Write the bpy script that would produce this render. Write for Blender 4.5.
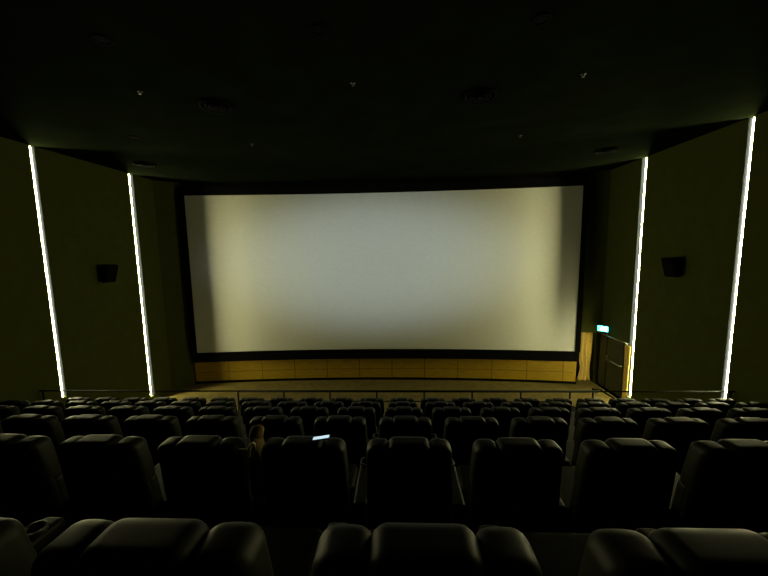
import bpy, bmesh, math, random
from mathutils import Vector, Matrix
random.seed(7)
for o in list(bpy.data.objects): bpy.data.objects.remove(o)
S = bpy.context.scene
C = S.collection

# ------------------------------------------------------------------ camera
F, PITCH, ROLL, YAW = 330.49, .1125, -.0172, .0436      # focal length in pixels of a 768 wide frame
def cam_rot():
    cy, sy = math.cos(YAW), math.sin(YAW)
    Rz = Matrix(((cy, sy, 0), (-sy, cy, 0), (0, 0, 1)))
    B = Matrix(((1, 0, 0), (0, 0, -1), (0, 1, 0)))
    cp, sp = math.cos(PITCH), math.sin(PITCH)
    P = Matrix(((1, 0, 0), (0, cp, -sp), (0, sp, cp)))
    cr, sr = math.cos(ROLL), math.sin(ROLL)
    Rr = Matrix(((cr, -sr, 0), (sr, cr, 0), (0, 0, 1)))
    return Rr @ P @ B @ Rz
R = cam_rot()
cam_data = bpy.data.cameras.new('camera'); cam = bpy.data.objects.new('camera', cam_data); C.objects.link(cam)
cam.matrix_world = Matrix((R[0], -R[1], -R[2])).transposed().to_4x4()
cam_data.sensor_fit = 'HORIZONTAL'; cam_data.sensor_width = 36; cam_data.lens = F / 768 * 36
cam_data.clip_start = .02; cam_data.clip_end = 100
S.camera = cam
def px(v):
    c = R @ Vector(v)
    return (384 + F * c.x / c.z, 288 + F * c.y / c.z) if c.z > .05 else (-9999, -9999)

# ------------------------------------------------------------------ world, exposure, projector light
w = bpy.data.worlds.new('world'); S.world = w; w.use_nodes = True
w.node_tree.nodes['Background'].inputs[0].default_value = (0, 0, 0, 1)
w.node_tree.nodes['Background'].inputs[1].default_value = 0
vs = S.view_settings
vs.view_transform = 'Standard'; vs.look = 'None'; vs.gamma = 1; vs.use_curve_mapping = False
vs.exposure = 0.0
STRIP = 300.0                 # light strips on the side walls
STRIP_COL = (1.0, .93, .46)
PROJ_W = 3500.0               # idle projector behind the booth window
XL, XR, ZC, ZF = -8.65, 7.35, 2.62, -5.10       # side walls, ceiling, front floor (camera is the origin)
YB, YF = -4.2, 12.95                              # back and front wall
pl = bpy.data.lights.new('projector_offscreen', 'SPOT'); plo = bpy.data.objects.new('projector_offscreen', pl); C.objects.link(plo)
pl.energy = PROJ_W; pl.color = (.86, 1.0, 1.0); pl.spot_size = math.radians(47); pl.spot_blend = 1.0; pl.shadow_soft_size = .05
plo.location = (-.65, YB + .1, 1.7)
plo.rotation_euler = (Vector((-.9, 12.3, -.35)) - plo.location).to_track_quat('-Z', 'Y').to_euler()
plo.scale = (1.0, .47, 1.0)

# ------------------------------------------------------------------ materials
def mat(name, col, rough=.6, spec=.5, metal=0, var=.15, scale=8, bump=0, bscale=60, emit=None, coat=0, stretch=None):
    m = bpy.data.materials.new(name); m.use_nodes = True
    nt = m.node_tree; b = nt.nodes['Principled BSDF']
    tc = nt.nodes.new('ShaderNodeTexCoord'); n = nt.nodes.new('ShaderNodeTexNoise')
    n.inputs['Scale'].default_value = scale; n.inputs['Detail'].default_value = 5
    src = tc.outputs['Object']
    if stretch:
        mp = nt.nodes.new('ShaderNodeMapping'); mp.inputs['Scale'].default_value = stretch
        nt.links.new(src, mp.inputs['Vector']); src = mp.outputs['Vector']
    nt.links.new(src, n.inputs['Vector'])
    r = nt.nodes.new('ShaderNodeValToRGB')
    r.color_ramp.elements[0].position = .3; r.color_ramp.elements[1].position = .7
    r.color_ramp.elements[0].color = (*[c * (1 - var) for c in col], 1)
    r.color_ramp.elements[1].color = (*[min(1, c * (1 + var)) for c in col], 1)
    nt.links.new(n.outputs['Fac'], r.inputs['Fac']); nt.links.new(r.outputs['Color'], b.inputs['Base Color'])
    b.inputs['Roughness'].default_value = rough; b.inputs['Metallic'].default_value = metal
    b.inputs['Specular IOR Level'].default_value = spec; b.inputs['Coat Weight'].default_value = coat
    if bump:
        n2 = nt.nodes.new('ShaderNodeTexNoise'); n2.inputs['Scale'].default_value = bscale; n2.inputs['Detail'].default_value = 3
        nt.links.new(src, n2.inputs['Vector'])
        bp = nt.nodes.new('ShaderNodeBump'); bp.inputs['Strength'].default_value = bump; bp.inputs['Distance'].default_value = .01
        nt.links.new(n2.outputs['Fac'], bp.inputs['Height']); nt.links.new(bp.outputs['Normal'], b.inputs['Normal'])
    if emit:
        b.inputs['Emission Color'].default_value = (*emit[0], 1); b.inputs['Emission Strength'].default_value = emit[1]
    return m
M = dict(
    wall=mat('olive acoustic fabric', (.054, .061, .011), .95, .05, var=.08, scale=3, bump=.3, bscale=180),
    ceil=mat('black ceiling paint', (.0062, .0085, .0042), .95, .0, var=.2, scale=2, bump=.2, bscale=90),
    carpet=mat('dark carpet', (.005, .005, .0035), .95, .1, var=.4, scale=30, bump=.4, bscale=250),
    frontfloor=mat('tan vinyl floor', (.15, .115, .03), .75, .25, var=.2, scale=5, bump=.1),
    riser=mat('black riser paint', (.012, .011, .010), .8, .2),
    wood=mat('amber wood veneer', (.37, .235, .009), .6, .3, var=.22, scale=4, bump=.08, stretch=(1, 1, 14)),
    gap=mat('black joint', (.01, .008, .005), .9, .1),
    black=mat('matt black cloth', (.005, .005, .005), .95, .02),
    screen=mat('screen fabric', (.72, .73, .68), .75, .25, var=.03, scale=6, bump=.08, bscale=40, stretch=(1, 1, 3)),
    leather=mat('black seat leather', (.008, .0085, .002), .5, .11, var=.25, scale=20, bump=.03, bscale=220),
    shell=mat('black seat shell', (.0035, .0035, .003), .6, .12, bump=.1, bscale=220),
    dull=mat('dull dark metal', (.06, .06, .055), .5, .3, metal=.8),
    plastic=mat('black plastic', (.012, .012, .012), .35, .5),
    chrome=mat('satin metal', (.45, .45, .45), .3, .5, metal=1, var=.05),
    railm=mat('dark rail metal', (.008, .008, .007), .7, .1),
    channel=mat('dark channel paint', (.006, .0072, .010), .9, .0, var=.02),
    strip=mat('strip diffuser', (.9, .9, .9), .4, .3, var=.0, emit=(STRIP_COL, STRIP)),
    speaker=mat('matt black casing', (.0025, .0025, .003), .7, .08),
    grille=mat('speaker grille', (.002, .002, .0025), .8, .05, bump=.5, bscale=400),
    curtain=mat('gold curtain cloth', (.72, .52, .14), .85, .15, var=.15, scale=10, stretch=(6, 6, 1)),
    door=mat('dark door paint', (.034, .040, .014), .6, .4),
    jamb=mat('door jamb', (.02, .019, .011), .6, .3),
    signlit=mat('lit exit sign', (.2, .8, .75), .4, .3, emit=((.05, .66, .76), 11.0)),
    signwhite=mat('lit sign marks', (.9, .9, .9), .4, .3, emit=((.8, 1, 1), 6.0)),
    signdark=mat('dark sign marks', (.01, .16, .17), .5, .3),
    phone=mat('phone glass', (.6, .7, .75), .2, .5, emit=((.6, .85, 1), .9)),
    jacket=mat('brown jacket cloth', (.12, .085, .022), .9, .15, var=.3, scale=25, bump=.4),
    pale=mat('pale lining', (.75, .72, .5), .8, .2),
)

# ------------------------------------------------------------------ mesh helpers
def finish(name, bm, m, parent=None, smooth=False, loc=None, rot=None):
    bmesh.ops.recalc_face_normals(bm, faces=bm.faces[:])
    me = bpy.data.meshes.new(name); bm.to_mesh(me); bm.free()
    me.materials.append(M[m])
    if smooth:
        for p in me.polygons: p.use_smooth = True
    o = bpy.data.objects.new(name, me); C.objects.link(o)
    if parent: o.parent = parent
    if loc: o.location = loc
    if rot: o.rotation_euler = rot
    return o
def box(bm, x0, x1, y0, y1, z0, z1):
    v = [bm.verts.new((x, y, z)) for x in (x0, x1) for y in (y0, y1) for z in (z0, z1)]
    for f in ((0, 1, 3, 2), (4, 6, 7, 5), (0, 4, 5, 1), (2, 3, 7, 6), (0, 2, 6, 4), (1, 5, 7, 3)):
        bm.faces.new([v[i] for i in f])
    return v
def prism(bm, poly, axis, a, b):
    """poly: list of 2-D points; extruded along axis from a to b"""
    def P(q, t):
        return {'x': (t, q[0], q[1]), 'y': (q[0], t, q[1]), 'z': (q[0], q[1], t)}[axis]
    A = [bm.verts.new(P(q, a)) for q in poly]; Bv = [bm.verts.new(P(q, b)) for q in poly]
    n = len(poly)
    bm.faces.new(A); bm.faces.new(Bv[::-1])
    for i in range(n): bm.faces.new((A[i], A[(i + 1) % n], Bv[(i + 1) % n], Bv[i]))
def tube(bm, a, b, r, n=10, r2=None):
    a, b = Vector(a), Vector(b); d = (b - a).normalized()
    u = d.orthogonal().normalized(); v = d.cross(u); r2 = r if r2 is None else r2
    A = [bm.verts.new(a + (u * math.cos(t) + v * math.sin(t)) * r) for t in [2 * math.pi * i / n for i in range(n)]]
    B = [bm.verts.new(b + (u * math.cos(t) + v * math.sin(t)) * r2) for t in [2 * math.pi * i / n for i in range(n)]]
    bm.faces.new(A); bm.faces.new(B[::-1])
    for i in range(n): bm.faces.new((A[i], A[(i + 1) % n], B[(i + 1) % n], B[i]))
def lathe(bm, prof, n=20, cap=False):
    rings = []
    for r, z in prof:
        rings.append([bm.verts.new((r * math.cos(2 * math.pi * i / n), r * math.sin(2 * math.pi * i / n), z)) for i in range(n)])
    for a, b in zip(rings, rings[1:]):
        for i in range(n): bm.faces.new((a[i], a[(i + 1) % n], b[(i + 1) % n], b[i]))
    if cap: bm.faces.new(rings[0]); bm.faces.new(rings[-1][::-1])
def cushion(sx, sy, sz, r, f=None, seg=4, cuts=2):
    """soft rounded block centred on the origin, f reshapes its points"""
    bm = bmesh.new(); bmesh.ops.create_cube(bm, size=2)
    n = seg * 2 + cuts
    bmesh.ops.subdivide_edges(bm, edges=bm.edges[:], cuts=n - 1, use_grid_fill=True)
    H = (sx / 2, sy / 2, sz / 2)
    def spread(t, h):            # even steps of the cube edge -> seg steps in each rounded corner, cuts steps between
        u = (t + 1) / 2 * n; q = r * math.tan(math.pi / 4)
        if u <= seg: return -h + r * (1 - math.tan(math.pi / 4 * (1 - u / seg)))
        if u >= n - seg: return h - r * (1 - math.tan(math.pi / 4 * (1 - (n - u) / seg)))
        return -h + r + (2 * h - 2 * r) * (u - seg) / cuts
    for v in bm.verts:
        p = Vector([spread(v.co[k], H[k]) for k in range(3)])
        c = Vector([max(-(H[k] - r), min(H[k] - r, p[k])) for k in range(3)])
        d = p - c
        if d.length > 1e-9: p = c + d.normalized() * r
        v.co = p
    if f:
        for v in bm.verts: v.co = Vector(f(v.co))
    return bm
def tag(o, label, cat, group=None):
    o['label'] = label; o['category'] = cat
    if group: o['group'] = group
    return o
def thing(name, label, cat, loc=(0, 0, 0), rot=(0, 0, 0), group=None):
    o = bpy.data.objects.new(name, None); C.objects.link(o); o.empty_display_size = .1
    o.location = loc; o.rotation_euler = rot
    return tag(o, label, cat, group)
def struct(o): o['kind'] = 'structure'; return o
def copy_tree(o, parent=None):
    c = o.copy(); C.objects.link(c); c.parent = parent
    for ch in list(o.children): copy_tree(ch, c)
    return c

# ------------------------------------------------------------------ room shell
STRIPS = {'L': [(7.84, -3.62), (10.76, -4.93)], 'R': [(7.53, -3.60), (10.52, -4.82)]}   # y, lower end
ALC = .102                   # depth of the alcove that holds the exit door
NEARS = {('L', 0): .086, ('R', 0): .095, ('L', 1): .111, ('R', 1): .125}
FARS = {('L', 0): .034, ('R', 0): .034, ('L', 1): .0655, ('R', 1): .077}
DEP = .088
def side_wall(name, side):
    s = -1 if side == 'L' else 1
    X = XL if side == 'L' else XR
    bm = bmesh.new()
    def seg(y0, y1, z0, z1, d=0):
        a, b = sorted((X + s * d, X + s * .35)); box(bm, a, b, y0, y1, z0, z1)
    y = YB
    for j, (ys, zb) in enumerate(STRIPS[side]):
        NEAR, FAR = NEARS[(side, j)], FARS[(side, j)]
        seg(y, ys - NEAR, ZF - .2, ZC)
        seg(ys - NEAR, ys + FAR, ZF - .2, zb)
        seg(ys - NEAR, ys + FAR, zb, ZC, DEP + .012)
        y = ys + FAR
    ends = [(y, 12.42, -3.13, ZC), (12.42, YF, ZF - .2, ZC)] if side == 'R' else [(y, YF, ZF - .2, ZC)]
    if side == 'R':
        seg(y, 10.95, ZF - .2, -3.13, ALC); seg(12.39, 12.42, ZF - .2, -3.13, ALC)
    wo = struct(finish(name, bm, 'wall'))
    for e in ends:
        bm = bmesh.new(); seg(*e); finish('end_panel', bm, 'wall', wo)
    return wo
side_wall('wall_left', 'L'); side_wall('wall_right', 'R')
bm = bmesh.new(); box(bm, XL - .35, XR + .35, YF, YF + .2, ZF - .2, ZC); struct(finish('wall_front', bm, 'wall'))
bm = bmesh.new(); prism(bm, [(XL, 11.7), (-8.05, 12.2), (-8.05, 12.94), (XL, 12.94)], 'z', ZF, ZC)
prism(bm, [(XR, 12.05), (6.72, 12.3), (6.72, 12.94), (XR, 12.94)], 'z', -3.12, ZC)
finish('angled_filler', bm, 'wall', bpy.data.objects['wall_front'])  # added fillers beside the screen, angled to catch more strip light
bm = bmesh.new()      # back wall with the projection port
box(bm, XL, -1.0, YB - .2, YB, -2, ZC); box(bm, -.3, XR, YB - .2, YB, -2, ZC)
box(bm, -1.0, -.3, YB - .2, YB, -2, 1.45); box(bm, -1.0, -.3, YB - .2, YB, 1.95, ZC)
struct(finish('wall_back', bm, 'wall'))
bm = bmesh.new(); box(bm, XL - .35, XR + .35, YB - .2, YF + .2, ZC, ZC + .2); struct(finish('ceiling', bm, 'ceil'))
# floor: front floor and one platform for every row of seats
DY, DZ, Y1, ZT1, SEAT_H, NROW = 1.147, .47, .68, -.612, 1.15, 6
def rowY(i): return Y1 + DY * (i - 1)
def rowF(i): return ZT1 - DZ * (i - 1) - SEAT_H
EDGE = 7.33
bm = bmesh.new(); box(bm, XL, XR, YB, YF, ZF - .2, ZF); floor = struct(finish('floor', bm, 'frontfloor'))
for i in range(-2, NROW + 1):
    y0 = YB if i == -2 else rowY(i) - .32
    y1 = EDGE if i == NROW else rowY(i + 1) - .32
    bm = bmesh.new(); box(bm, XL, XR, y0, y1, ZF, rowF(i)); finish('platform', bm, 'carpet', floor)
# stair from the platform down to the front floor, beside the exit door
bm = bmesh.new()
for k in range(5):
    box(bm, 4.55 + .28 * k, 4.55 + .28 * (k + 1), EDGE, EDGE + 1.1, ZF, rowF(NROW) - .163 * (k + 1))
box(bm, 3.9, 4.55, EDGE, EDGE + 1.1, ZF, rowF(NROW))
finish('stair', bm, 'carpet', floor)
LAND = ZF

# ------------------------------------------------------------------ curved screen, masking frame and wooden front below it
SXC, SHW, SYE, SAG = -.665, 7.165, 12.15, .42
def curveY(x, off=0):
    t = (x - SXC) / SHW
    return SYE + SAG * (1 - t * t) + off
def ribbon(x0, x1, z0, z1, off0, off1, n=40):
    """a curved board that follows the screen, from depth off0 to off1"""
    bm = bmesh.new(); prev = None
    for i in range(n + 1):
        x = x0 + (x1 - x0) * i / n
        r = [bm.verts.new((x, curveY(x, off0 if j in (0, 1) else off1), z)) for j, z in enumerate((z0, z1, z1, z0))]
        if prev:
            for j in range(4): bm.faces.new((prev[j], prev[(j + 1) % 4], r[(j + 1) % 4], r[j]))
        else: bm.faces.new(r)
        prev = r
    bm.faces.new(prev[::-1])
    return bm
ZST, ZSB, ZFB = 2.14, -3.823, -4.195
scr = thing('cinema_screen', 'huge curved white projection screen in a black frame above wood panels', 'screen', (SXC, curveY(SXC), ZFB))
def under(o, root):
    o.parent = root; o.matrix_parent_inverse = Matrix.Translation(-Vector(root.location)); return o
under(finish('screen_fabric', ribbon(SXC - SHW, SXC + SHW, ZSB, ZST, 0, .02, 60), 'screen', smooth=False), scr)
under(finish('bottom_frame', ribbon(SXC - SHW - .14, SXC + SHW + .12, ZFB, ZSB, -.05, .09), 'black'), scr)
under(finish('top_frame', ribbon(SXC - SHW - .14, SXC + SHW + .12, ZST, ZST + .32, -.05, .09), 'black'), scr)
under(finish('side_frame', ribbon(SXC - SHW - .2, SXC - SHW, ZSB, ZST, -.06, .09, 2), 'black'), scr)
under(finish('side_frame', ribbon(SXC + SHW, SXC + SHW + .14, ZSB, ZST, -.06, .09, 2), 'black'), scr)
# wooden wall below
base = struct(finish('wall_stage', ribbon(SXC - SHW - .2, SXC + SHW + .12, ZF, ZST + .5, .12, .2), 'gap'))
PW = 1.29; x = SXC - SHW - .2
while x < SXC + SHW + .1:
    x1 = min(x + PW, SXC + SHW + .12)
    for z0, z1 in ((ZF + .09, -4.665), (-4.647, ZFB + .06)):
        finish('wood_panel', ribbon(x + .011, x1 - .011, z0, z1, .10, .125, 5), 'wood', base)
    x = x1
struct(finish('baseboard_front', ribbon(SXC - SHW - .2, SXC + SHW + .12, ZF, ZF + .085, .08, .125), 'black'))

# ------------------------------------------------------------------ light strips in the wall channels
def light_strip(side, j, label):
    NEAR, FAR = NEARS[(side, j)], FARS[(side, j)]; ys, zb = STRIPS[side][j]; s = -1 if side == 'L' else 1; X = XL if side == 'L' else XR
    t = thing('wall_light_strip', label, 'light strip', (X + s * DEP, ys, zb), group='vertical light strips on the side walls')
    bm = bmesh.new(); h = ZC - zb - .004
    a, b = sorted((0, s * .01)); box(bm, a, b, -NEAR + .002, FAR - .002, .002, h)
    cut = (-3.13 - zb) if (side, j) == ('R', 1) else .002
    a, b = sorted((0, -s * (DEP - .002))); box(bm, a, b, FAR - .008, FAR - .002, cut, h)
    a, b = sorted((0, -s * (DEP - .002))); box(bm, a, b, -NEAR + .002, -NEAR + .008, .002, h)
    finish('channel', bm, 'channel', t)
    bm = bmesh.new()
    a, b = sorted((-s * .0145, -s * .002)); box(bm, a, b, -.0105, .0105, .01, h - .004)
    finish('diffuser', bm, 'strip', t)
    bm = bmesh.new(); a, b = sorted((-s * .002, -s * .018)); box(bm, a, b, -.014, .014, .003, .01); finish('end_cap', bm, 'plastic', t)
light_strip('L', 0, 'glowing white light strip on the wall opposite the exit door, farther from the screen')
light_strip('L', 1, 'glowing white light strip on the wall opposite the exit door, nearer the screen')
light_strip('R', 0, 'glowing white light strip on the exit door wall, farther from the screen')
light_strip('R', 1, 'glowing white light strip beside the exit door')

# ------------------------------------------------------------------ wall loudspeakers (front face slopes downward)
def speaker(label, X, y, z, s):
    t = thing('wall_speaker', label, 'speaker', (X, y, z), group='surround speakers on the side walls')
    bm = bmesh.new(); prism(bm, [(-s * .06, .26), (-s * .34, .24), (-s * .2, -.27), (-s * .06, -.24)], 'y', -.19, .19)
    bmesh.ops.bevel(bm, geom=bm.edges[:], offset=.012, segments=2, affect='EDGES')
    finish('cabinet', bm, 'speaker', t)
    bm = bmesh.new(); prism(bm, [(-s * .34, .22), (-s * .352, .22), (-s * .217, -.245), (-s * .205, -.245)], 'y', -.165, .165); finish('grille', bm, 'grille', t)
    bm = bmesh.new(); a, b = sorted((0, -s * .07)); box(bm, a, b, -.05, .05, -.1, .1); finish('bracket', bm, 'plastic', t)
speaker('black wedge-shaped speaker on the wall opposite the exit door', XL, 9.33, -.52, -1)
speaker('black wedge-shaped speaker on the exit door wall', XR, 8.98, -.55, 1)

# ------------------------------------------------------------------ exit door, sign, curtains
d = bpy.data.objects.new('door_1', None); C.objects.link(d); d.location = (XR, 11.67, LAND); struct(d)
def dpart(name, m, *bs, parent=None):
    bm = bmesh.new()
    for b in bs: box(bm, *b)
    o = finish(name, bm, m); o.parent = parent or d; o.matrix_parent_inverse = Matrix.Translation(-Vector(d.location)); return o
dpart('door_frame', 'jamb', (XR + .085, XR + .34, 10.95, 11.01, LAND, -3.13), (XR + .085, XR + .34, 12.33, 12.39, LAND, -3.13), (XR + .085, XR + .34, 11.01, 12.33, -3.19, -3.13))
leaf = dpart('door_leaf', 'door', (XR + .12, XR + .17, 11.015, 11.88, LAND + .01, -3.195))
dpart('door_leaf', 'door', (XR + .12, XR + .17, 11.905, 12.325, LAND + .01, -3.195))
dpart('astragal', 'black', (XR + .11, XR + .175, 11.88, 11.905, LAND + .01, -3.195))
bm = bmesh.new(); tube(bm, (XR + .03, 11.03, -3.99), (XR + .03, 11.74, -3.99), .022, 10)
for yy in (11.05, 11.72): tube(bm, (XR + .03, yy, -3.99), (XR + .13, yy, -3.99), .02, 8)
tube(bm, (XR + .03, 11.72, -3.99), (XR + .03, 11.72, -3.83), .02, 8)
o = finish('push_bar', bm, 'chrome', smooth=True); o.parent = d; o.matrix_parent_inverse = Matrix.Translation(-Vector(d.location))
o['label'] = 'bright metal push bar'

sg = thing('exit_sign', 'small glowing cyan exit sign on the wall above the door', 'sign', (XR - .11, 11.78, -2.97), (0, 0, math.radians(38)))
bm = bmesh.new(); box(bm, 0, .16, -.05, .05, .06, .14); finish('wall_bracket', bm, 'plastic', sg)
bm = bmesh.new(); box(bm, -.05, 0, -.17, .17, 0, .2); finish('housing', bm, 'channel', sg)
bm = bmesh.new(); box(bm, -.056, -.051, -.16, .16, .012, .188); finish('sign_face', bm, 'signlit', sg)
def sgp(name, m, polys):
    bm = bmesh.new()
    for p in polys: prism(bm, p, 'x', -.0585, -.0565)
    finish(name, bm, m, sg)
# reading direction on this wall runs from high y to low y
sgp('running_figure', 'signwhite', [
    [(.03, .165), (.005, .165), (.0, .14), (.02, .13), (.035, .145)],
    [(.04, .125), (.0, .125), (.01, .075), (.035, .075)],
    [(.0, .125), (-.03, .10), (-.022, .09), (.008, .11)],
    [(.04, .122), (.065, .09), (.055, .085), (.032, .11)],
    [(.02, .08), (-.02, .065), (-.02, .03), (-.005, .03), (-.005, .055), (.03, .065)],
    [(.035, .08), (.06, .04), (.085, .04), (.085, .03), (.052, .03), (.018, .075)]])
sgp('door_mark', 'signwhite', [[(-.06, .17), (-.12, .17), (-.12, .03), (-.06, .03)]])
sgp('arrow_mark', 'signdark', [[(.15, .1), (.12, .135), (.12, .112), (.095, .112), (.095, .088), (.12, .088), (.12, .065)]])

def curtain(label, path, z0, z1, folds, amp, pinch):
    bm = bmesh.new(); n = folds * 8; cols = []
    a, b = Vector(path[0]), Vector(path[1]); dirv = b - a; nor = Vector((-dirv.y, dirv.x)).normalized()
    levels = 14
    for i in range(n + 1):
        t = i / n; col = []
        for l in range(levels + 1):
            h = l / levels; k = pinch(h)
            tt = .5 + (t - .5) * k + (1 - k) * .18
            q = a + dirv * tt + nor * (amp * math.sin(t * folds * 2 * math.pi + .6 * h) * (.6 + .4 * k))
            col.append(bm.verts.new((q.x, q.y, z1 + (z0 - z1) * h)))
        cols.append(col)
    for c0, c1 in zip(cols, cols[1:]):
        for l in range(levels): bm.faces.new((c0[l], c0[l + 1], c1[l + 1], c1[l]))
    me = finish('curtain', bm, 'curtain', smooth=True)
    so = me.modifiers.new('thick', 'SOLIDIFY'); so.thickness = .006; so.offset = 0
    return tag(me, label, 'curtain', 'gold curtains beside the exit door')
curtain('gold curtain gathered between the screen edge and the exit door', ((6.78, 12.48), (7.33, 12.56)), LAND + .03, -3.16, 3, .06, lambda h: 1 - .35 * math.exp(-((h - .75) / .2) ** 2))
curtain('narrow gold curtain hanging between exit door and light strip', ((7.436, 10.64), (7.436, 10.93)), LAND + .03, -3.20, 4, .010, lambda h: 1 - .25 * h)
cr = thing('curtain_rod', 'thin metal curtain rod above the exit door', 'curtain rod', (XR, 11.6, -3.09))
bm = bmesh.new(); tube(bm, (-.08, -1.0, 0), (-.08, .9, 0), .012, 8); tube(bm, (-.08, .9, 0), (-.75, .98, 0), .012, 8); finish('rod', bm, 'chrome', cr, smooth=True)
for yy in (-.98, .1, .9):
    bm = bmesh.new(); tube(bm, (0, yy, 0), (-.08, yy, 0), .01, 8); finish('bracket', bm, 'chrome', cr, smooth=True)

# ------------------------------------------------------------------ railing in front of the first row
RY, RZ = 7.25, -3.20
fl = rowF(NROW)
rail = thing('railing', 'long dark metal railing in front of the seats, facing the screen', 'railing', (0, RY, fl))
PX = [-3.772 + 1.083 * k for k in range(8)]
h = RZ - fl
bm = bmesh.new(); tube(bm, (PX[0], 0, h), (PX[-1] + .6, 0, h), .026, 10); finish('top_rail', bm, 'railm', rail, True)
bm = bmesh.new(); tube(bm, (PX[0], 0, h - .24), (PX[-1], 0, h - .24), .013, 8); finish('middle_rail', bm, 'railm', rail, True)
for sx, a, b in ((-1, XL + .02, PX[0]), (1, PX[-1] + .6, XR - .02)):
    bm = bmesh.new(); tube(bm, (a, 0, h), (b, 0, h), .017, 8); finish('end_rail', bm, 'railm', rail, True)
for X in PX + [XL + .1, XR - .1]:
    bm = bmesh.new(); tube(bm, (X, 0, 0), (X, 0, h), .019, 8); tube(bm, (X, 0, 0), (X, 0, .012), .05, 12); finish('post', bm, 'railm', rail, True)
hr = thing('stair_handrail', 'short slanting dark handrail beside the stair towards the exit door', 'handrail', (4.45, EDGE + .06, fl))
bm = bmesh.new(); tube(bm, (-.08, 0, h), (.1, 0, h - .02), .02, 8); tube(bm, (.1, 0, h - .02), (1.35, 0, h - .84), .02, 8); finish('rail', bm, 'railm', hr, True)
bm = bmesh.new(); tube(bm, (-.06, 0, 0), (-.06, 0, h), .018, 8); finish('post', bm, 'railm', hr, True)
bm = bmesh.new(); tube(bm, (1.35, 0, ZF - fl + .163), (1.35, 0, h - .84), .018, 8); finish('post', bm, 'railm', hr, True)

# ------------------------------------------------------------------ seats
def make_seat():
    t = thing('cinema_armchair', 'x', 'seat')
    def lean(z): return -.033 - .16 * (z - .25)                      # the back leans towards the row behind
    def shell_f(c):
        z = c.z + .66; k = 1 - .10 * max(0, (z - .85) / .25)
        bulge = -.035 * (1 - (c.x / .28) ** 2)
        return (c.x * k, c.y + .13 + lean(z) + bulge, z)
    finish('back_shell', cushion(.515, .07, .86, .032, shell_f, cuts=6), 'shell', t, True)
    def head_f(c):
        z = c.z + .985
        return (c.x * (1 - .08 * max(0, (z - .98) / .17)), c.y + .137 + lean(z) , z)
    finish('headrest', cushion(.26, .14, .33, .045, head_f, cuts=3), 'leather', t, True)
    for s in (-1, 1):
        def wing_f(c, s=s):
            z = c.z + .972
            y = c.y + .143 + lean(z) + .10 * (s * c.x + .06)
            return (s * .177 + c.x * (1 - .10 * max(0, (z - .95) / .14)), y, z - .10 * max(0, s * c.x) * max(0, (z - .9) / .15))
        finish('headrest_wing', cushion(.152, .14, .32, .045, wing_f, cuts=3), 'leather', t, True)
    def back_f(c):
        z = c.z + .62
        return (c.x, c.y + .20 + lean(z), z)
    finish('back_cushion', cushion(.46, .11, .44, .045, back_f), 'leather', t, True)
    finish('seat_cushion', cushion(.47, .50, .17, .06, lambda c: (c.x, c.y + .46, c.z + .42 + .05 * c.y)), 'leather', t, True)
    bm = bmesh.new(); box(bm, -.2, .2, .2, .62, .12, .34); finish('seat_pan', bm, 'shell', t)
    for s in (-1, 1):
        bm = bmesh.new(); box(bm, s * .22 - .02, s * .22 + .02, .16, .5, .0, .3)
        bmesh.ops.bevel(bm, geom=bm.edges[:], offset=.006, segments=1, affect='EDGES'); finish('leg', bm, 'plastic', t)
    return t
def make_arm(t, s):
    a = finish('armrest', cushion(.095, .50, .07, .025, lambda c: (c.x + s * .31, c.y + .33, c.z + .61)), 'leather', t, True)
    bm = bmesh.new(); box(bm, s * .31 - .03, s * .31 + .03, .12, .5, .0, .59); finish('arm_panel', bm, 'shell', a)
    bm = bmesh.new(); lathe(bm, [(.032, .0), (.032, .014), (.042, .016), (.044, .008), (.044, -.004)], 20)
    finish('cup_holder', bm, 'dull', a, True, loc=(s * .31, .49, .645))
seat0 = make_seat(); make_arm(seat0, 1)
seat_end = None
WORD = ['no', 'one', 'two', 'three', 'four', 'five', 'six', 'seven', 'eight', 'nine', 'ten', 'eleven', 'twelve']
ORD = {6: 'first', 5: 'second', 4: 'third', 3: 'fourth', 2: 'fifth', 1: 'sixth'}
PHONE_COL = -1
SX0, SP = .05, .62
first = True; seats = {}; ends = []
for r in range(1, NROW + 1):
    ks = []
    for k in range(-11, 11):
        X = SX0 + SP * k
        if not (-7.0 < X < 6.3): continue
        ux, uy = px((X, rowY(r), rowF(r) + SEAT_H))
        if -200 - 120 / r < ux < 968 + 120 / r or r == 1 and abs(k) <= 2: ks.append(k)
    for k in ks:
        X = SX0 + SP * k
        if first: o = seat0; first = False
        else: o = copy_tree(seat0)
        o.location = (X, rowY(r), rowF(r))
        d_ = k - PHONE_COL
        where = 'in line with the glowing phone' if d_ == 0 else '%s column%s from the phone %s the door' % (WORD[abs(d_)], '' if abs(d_) == 1 else 's', 'towards' if d_ > 0 else 'away from')
        if r == 2 and d_ == 0: lab = 'black leather cinema seat with a glowing phone on its headrest'
        elif r == 2 and d_ == -1: lab = 'black leather cinema seat in the phone row, beside the brown jacket'
        elif d_ == 0: lab = 'black leather cinema seat, %s row behind railing, %s' % (ORD[r], where)
        else: lab = 'black cinema seat, %s row behind railing, %s' % (ORD[r], where)
        tag(o, lab, 'seat', 'rows of black cinema seats'); seats[(r, k)] = o
    ends.append(seats[(r, ks[0])])

for o in ends: make_arm(o, -1)

# ------------------------------------------------------------------ things left on the fifth row
ps = seats[(2, -1)]
ph = thing('phone', 'small glowing phone lying on a seat headrest', 'phone', (ps.location.x + .112, rowY(2) - .035, rowF(2) + 1.156), (math.radians(-8), math.radians(-6), math.radians(6)))
finish('phone_body', cushion(.10, .045, .009, .003, seg=2, cuts=1), 'plastic', ph)
bm = bmesh.new(); box(bm, -.046, .046, -.019, .019, .0045, .0055); finish('phone_screen', bm, 'phone', ph)

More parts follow.
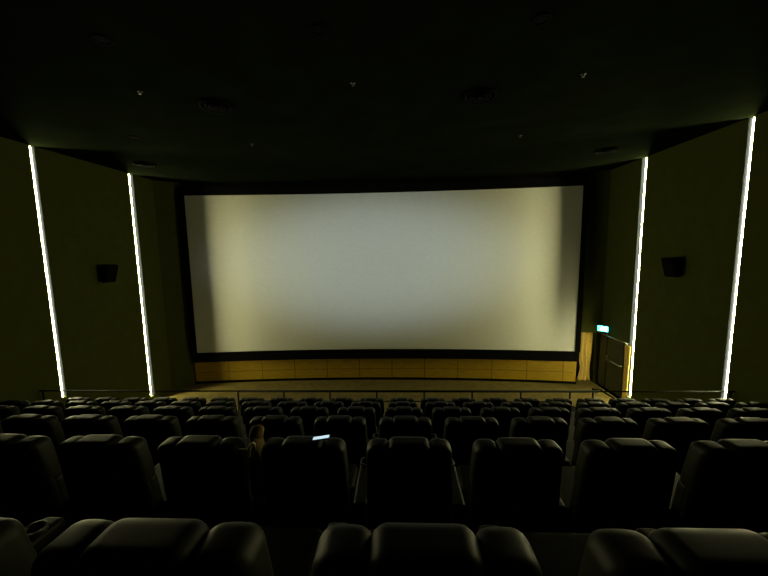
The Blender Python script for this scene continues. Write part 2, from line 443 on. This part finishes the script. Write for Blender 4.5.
jk = thing('jacket', 'crumpled brown jacket with pale lining draped between two seats', 'jacket', (-.878, rowY(2) + .05, rowF(2) + .652))
bm = bmesh.new(); bmesh.ops.create_icosphere(bm, subdivisions=4, radius=1)
rnd = random.Random(3)
ws = [(Vector((rnd.gauss(0, 1), rnd.gauss(0, 1), rnd.gauss(0, 1))) * 3.0, rnd.uniform(0, 6)) for _ in range(7)]
for v in bm.verts:
    n = v.co.copy(); q = sum(math.sin(n.dot(a) + b) for a, b in ws) / 7
    z = n.z; k = 1 + .28 * q
    v.co = Vector((n.x * .036 * k * (1 - .1 * z), n.y * .10 * k, .245 + z * .245 * (1 + .04 * q) ))
finish('jacket_body', bm, 'jacket', jk, True)
bm = bmesh.new(); bmesh.ops.create_icosphere(bm, subdivisions=3, radius=1)
for v in bm.verts:
    n = v.co.copy(); q = sum(math.sin(n.dot(a) * 1.3 + b) for a, b in ws) / 7
    v.co = Vector((-.008 + n.x * .042 * (1 + .15 * q), .02 + n.y * .06, .475 + n.z * .04 * (1 + .4 * q)))
finish('hood', bm, 'jacket', jk, True)
bm = bmesh.new(); pts = [(.002, -.12, .41), (.004, -.12, .45), (.015, -.115, .48), (.032, -.11, .485), (.038, -.12, .45), (.026, -.125, .40)]
for a, b in zip(pts, pts[1:]): tube(bm, a, b, .009, 8)
finish('lining_edge', bm, 'pale', jk, True)
bm = bmesh.new(); tube(bm, (-.05, -.125, .455), (.0, -.12, .45), .005, 6); finish('zip_edge', bm, 'pale', jk, True)

# ------------------------------------------------------------------ ceiling fittings
def downlight(x, y, label):
    t = thing('downlight', label, 'ceiling light', (x, y, ZC), group='unlit downlights in the black ceiling')
    bm = bmesh.new(); lathe(bm, [(.075, -.002), (.08, -.016), (.10, -.018), (.108, -.002)], 24); finish('trim_ring', bm, 'black', t, True)
    bm = bmesh.new(); lathe(bm, [(.0001, -.006), (.05, -.012), (.075, -.003)], 20); finish('lens', bm, 'black', t, True)
def sprinkler(x, y, label):
    t = thing('sprinkler', label, 'sprinkler', (x, y, ZC), group='sprinkler heads on the black ceiling')
    bm = bmesh.new(); lathe(bm, [(.0001, -.001), (.04, -.003), (.04, -.008), (.012, -.012), (.012, -.03), (.0001, -.03)], 14); finish('body', bm, 'dull', t, True)
    bm = bmesh.new(); lathe(bm, [(.0001, -.046), (.022, -.044), (.022, -.048), (.0001, -.05)], 14); tube(bm, (-.01, 0, -.03), (-.01, 0, -.046), .003, 6); tube(bm, (.01, 0, -.03), (.01, 0, -.046), .003, 6)
    finish('deflector', bm, 'dull', t)
def vent(x, y, label):
    t = thing('ceiling_vent', label, 'vent', (x, y, ZC), group='round air vents in the black ceiling')
    bm = bmesh.new(); lathe(bm, [(.27, -.002), (.27, -.05), (.23, -.035), (.22, -.004)], 28); finish('outer_ring', bm, 'black', t, True)
    for r_ in (.17, .11):
        bm = bmesh.new(); lathe(bm, [(r_, -.004), (r_ + .012, -.05), (r_ - .03, -.03), (r_ - .035, -.004)], 24); finish('inner_ring', bm, 'black', t, True)
    bm = bmesh.new(); lathe(bm, [(.0001, -.05), (.05, -.045), (.06, -.004)], 16); finish('hub', bm, 'black', t, True)
for x, w_ in ((-3.57, 'at the end farther from the exit door'), (-.91, 'in the middle'), (1.68, 'at the end nearer the exit door')):
    downlight(x, 4.2, 'unlit round downlight, %s of the row of three' % w_)
downlight(-5.86, 7.48, 'small unlit round downlight near the light strip wall opposite the exit door')
for x, w_ in ((-4.12, 'the end farther from the exit door'), (-.67, 'the middle'), (2.85, 'the end nearer the exit door')):
    sprinkler(x, 5.48, 'small ceiling sprinkler at %s of three' % w_)
sprinkler(-3.49, 8.2, 'small ceiling sprinkler of the pair closer to screen, away from exit door')
sprinkler(2.89, 8.2, 'small ceiling sprinkler of the pair closer to screen, on exit door side')
vent(-7.30, 9.62, 'round dark air vent in ceiling beside the strip opposite the exit door')
vent(5.70, 9.62, 'round dark air vent in ceiling beside the exit wall light strip')
vent(-3.2, 6.06, 'round dark air vent in mid ceiling, on the side away from the exit door')
vent(1.44, 6.06, 'round dark air vent in mid ceiling, on the exit door side')
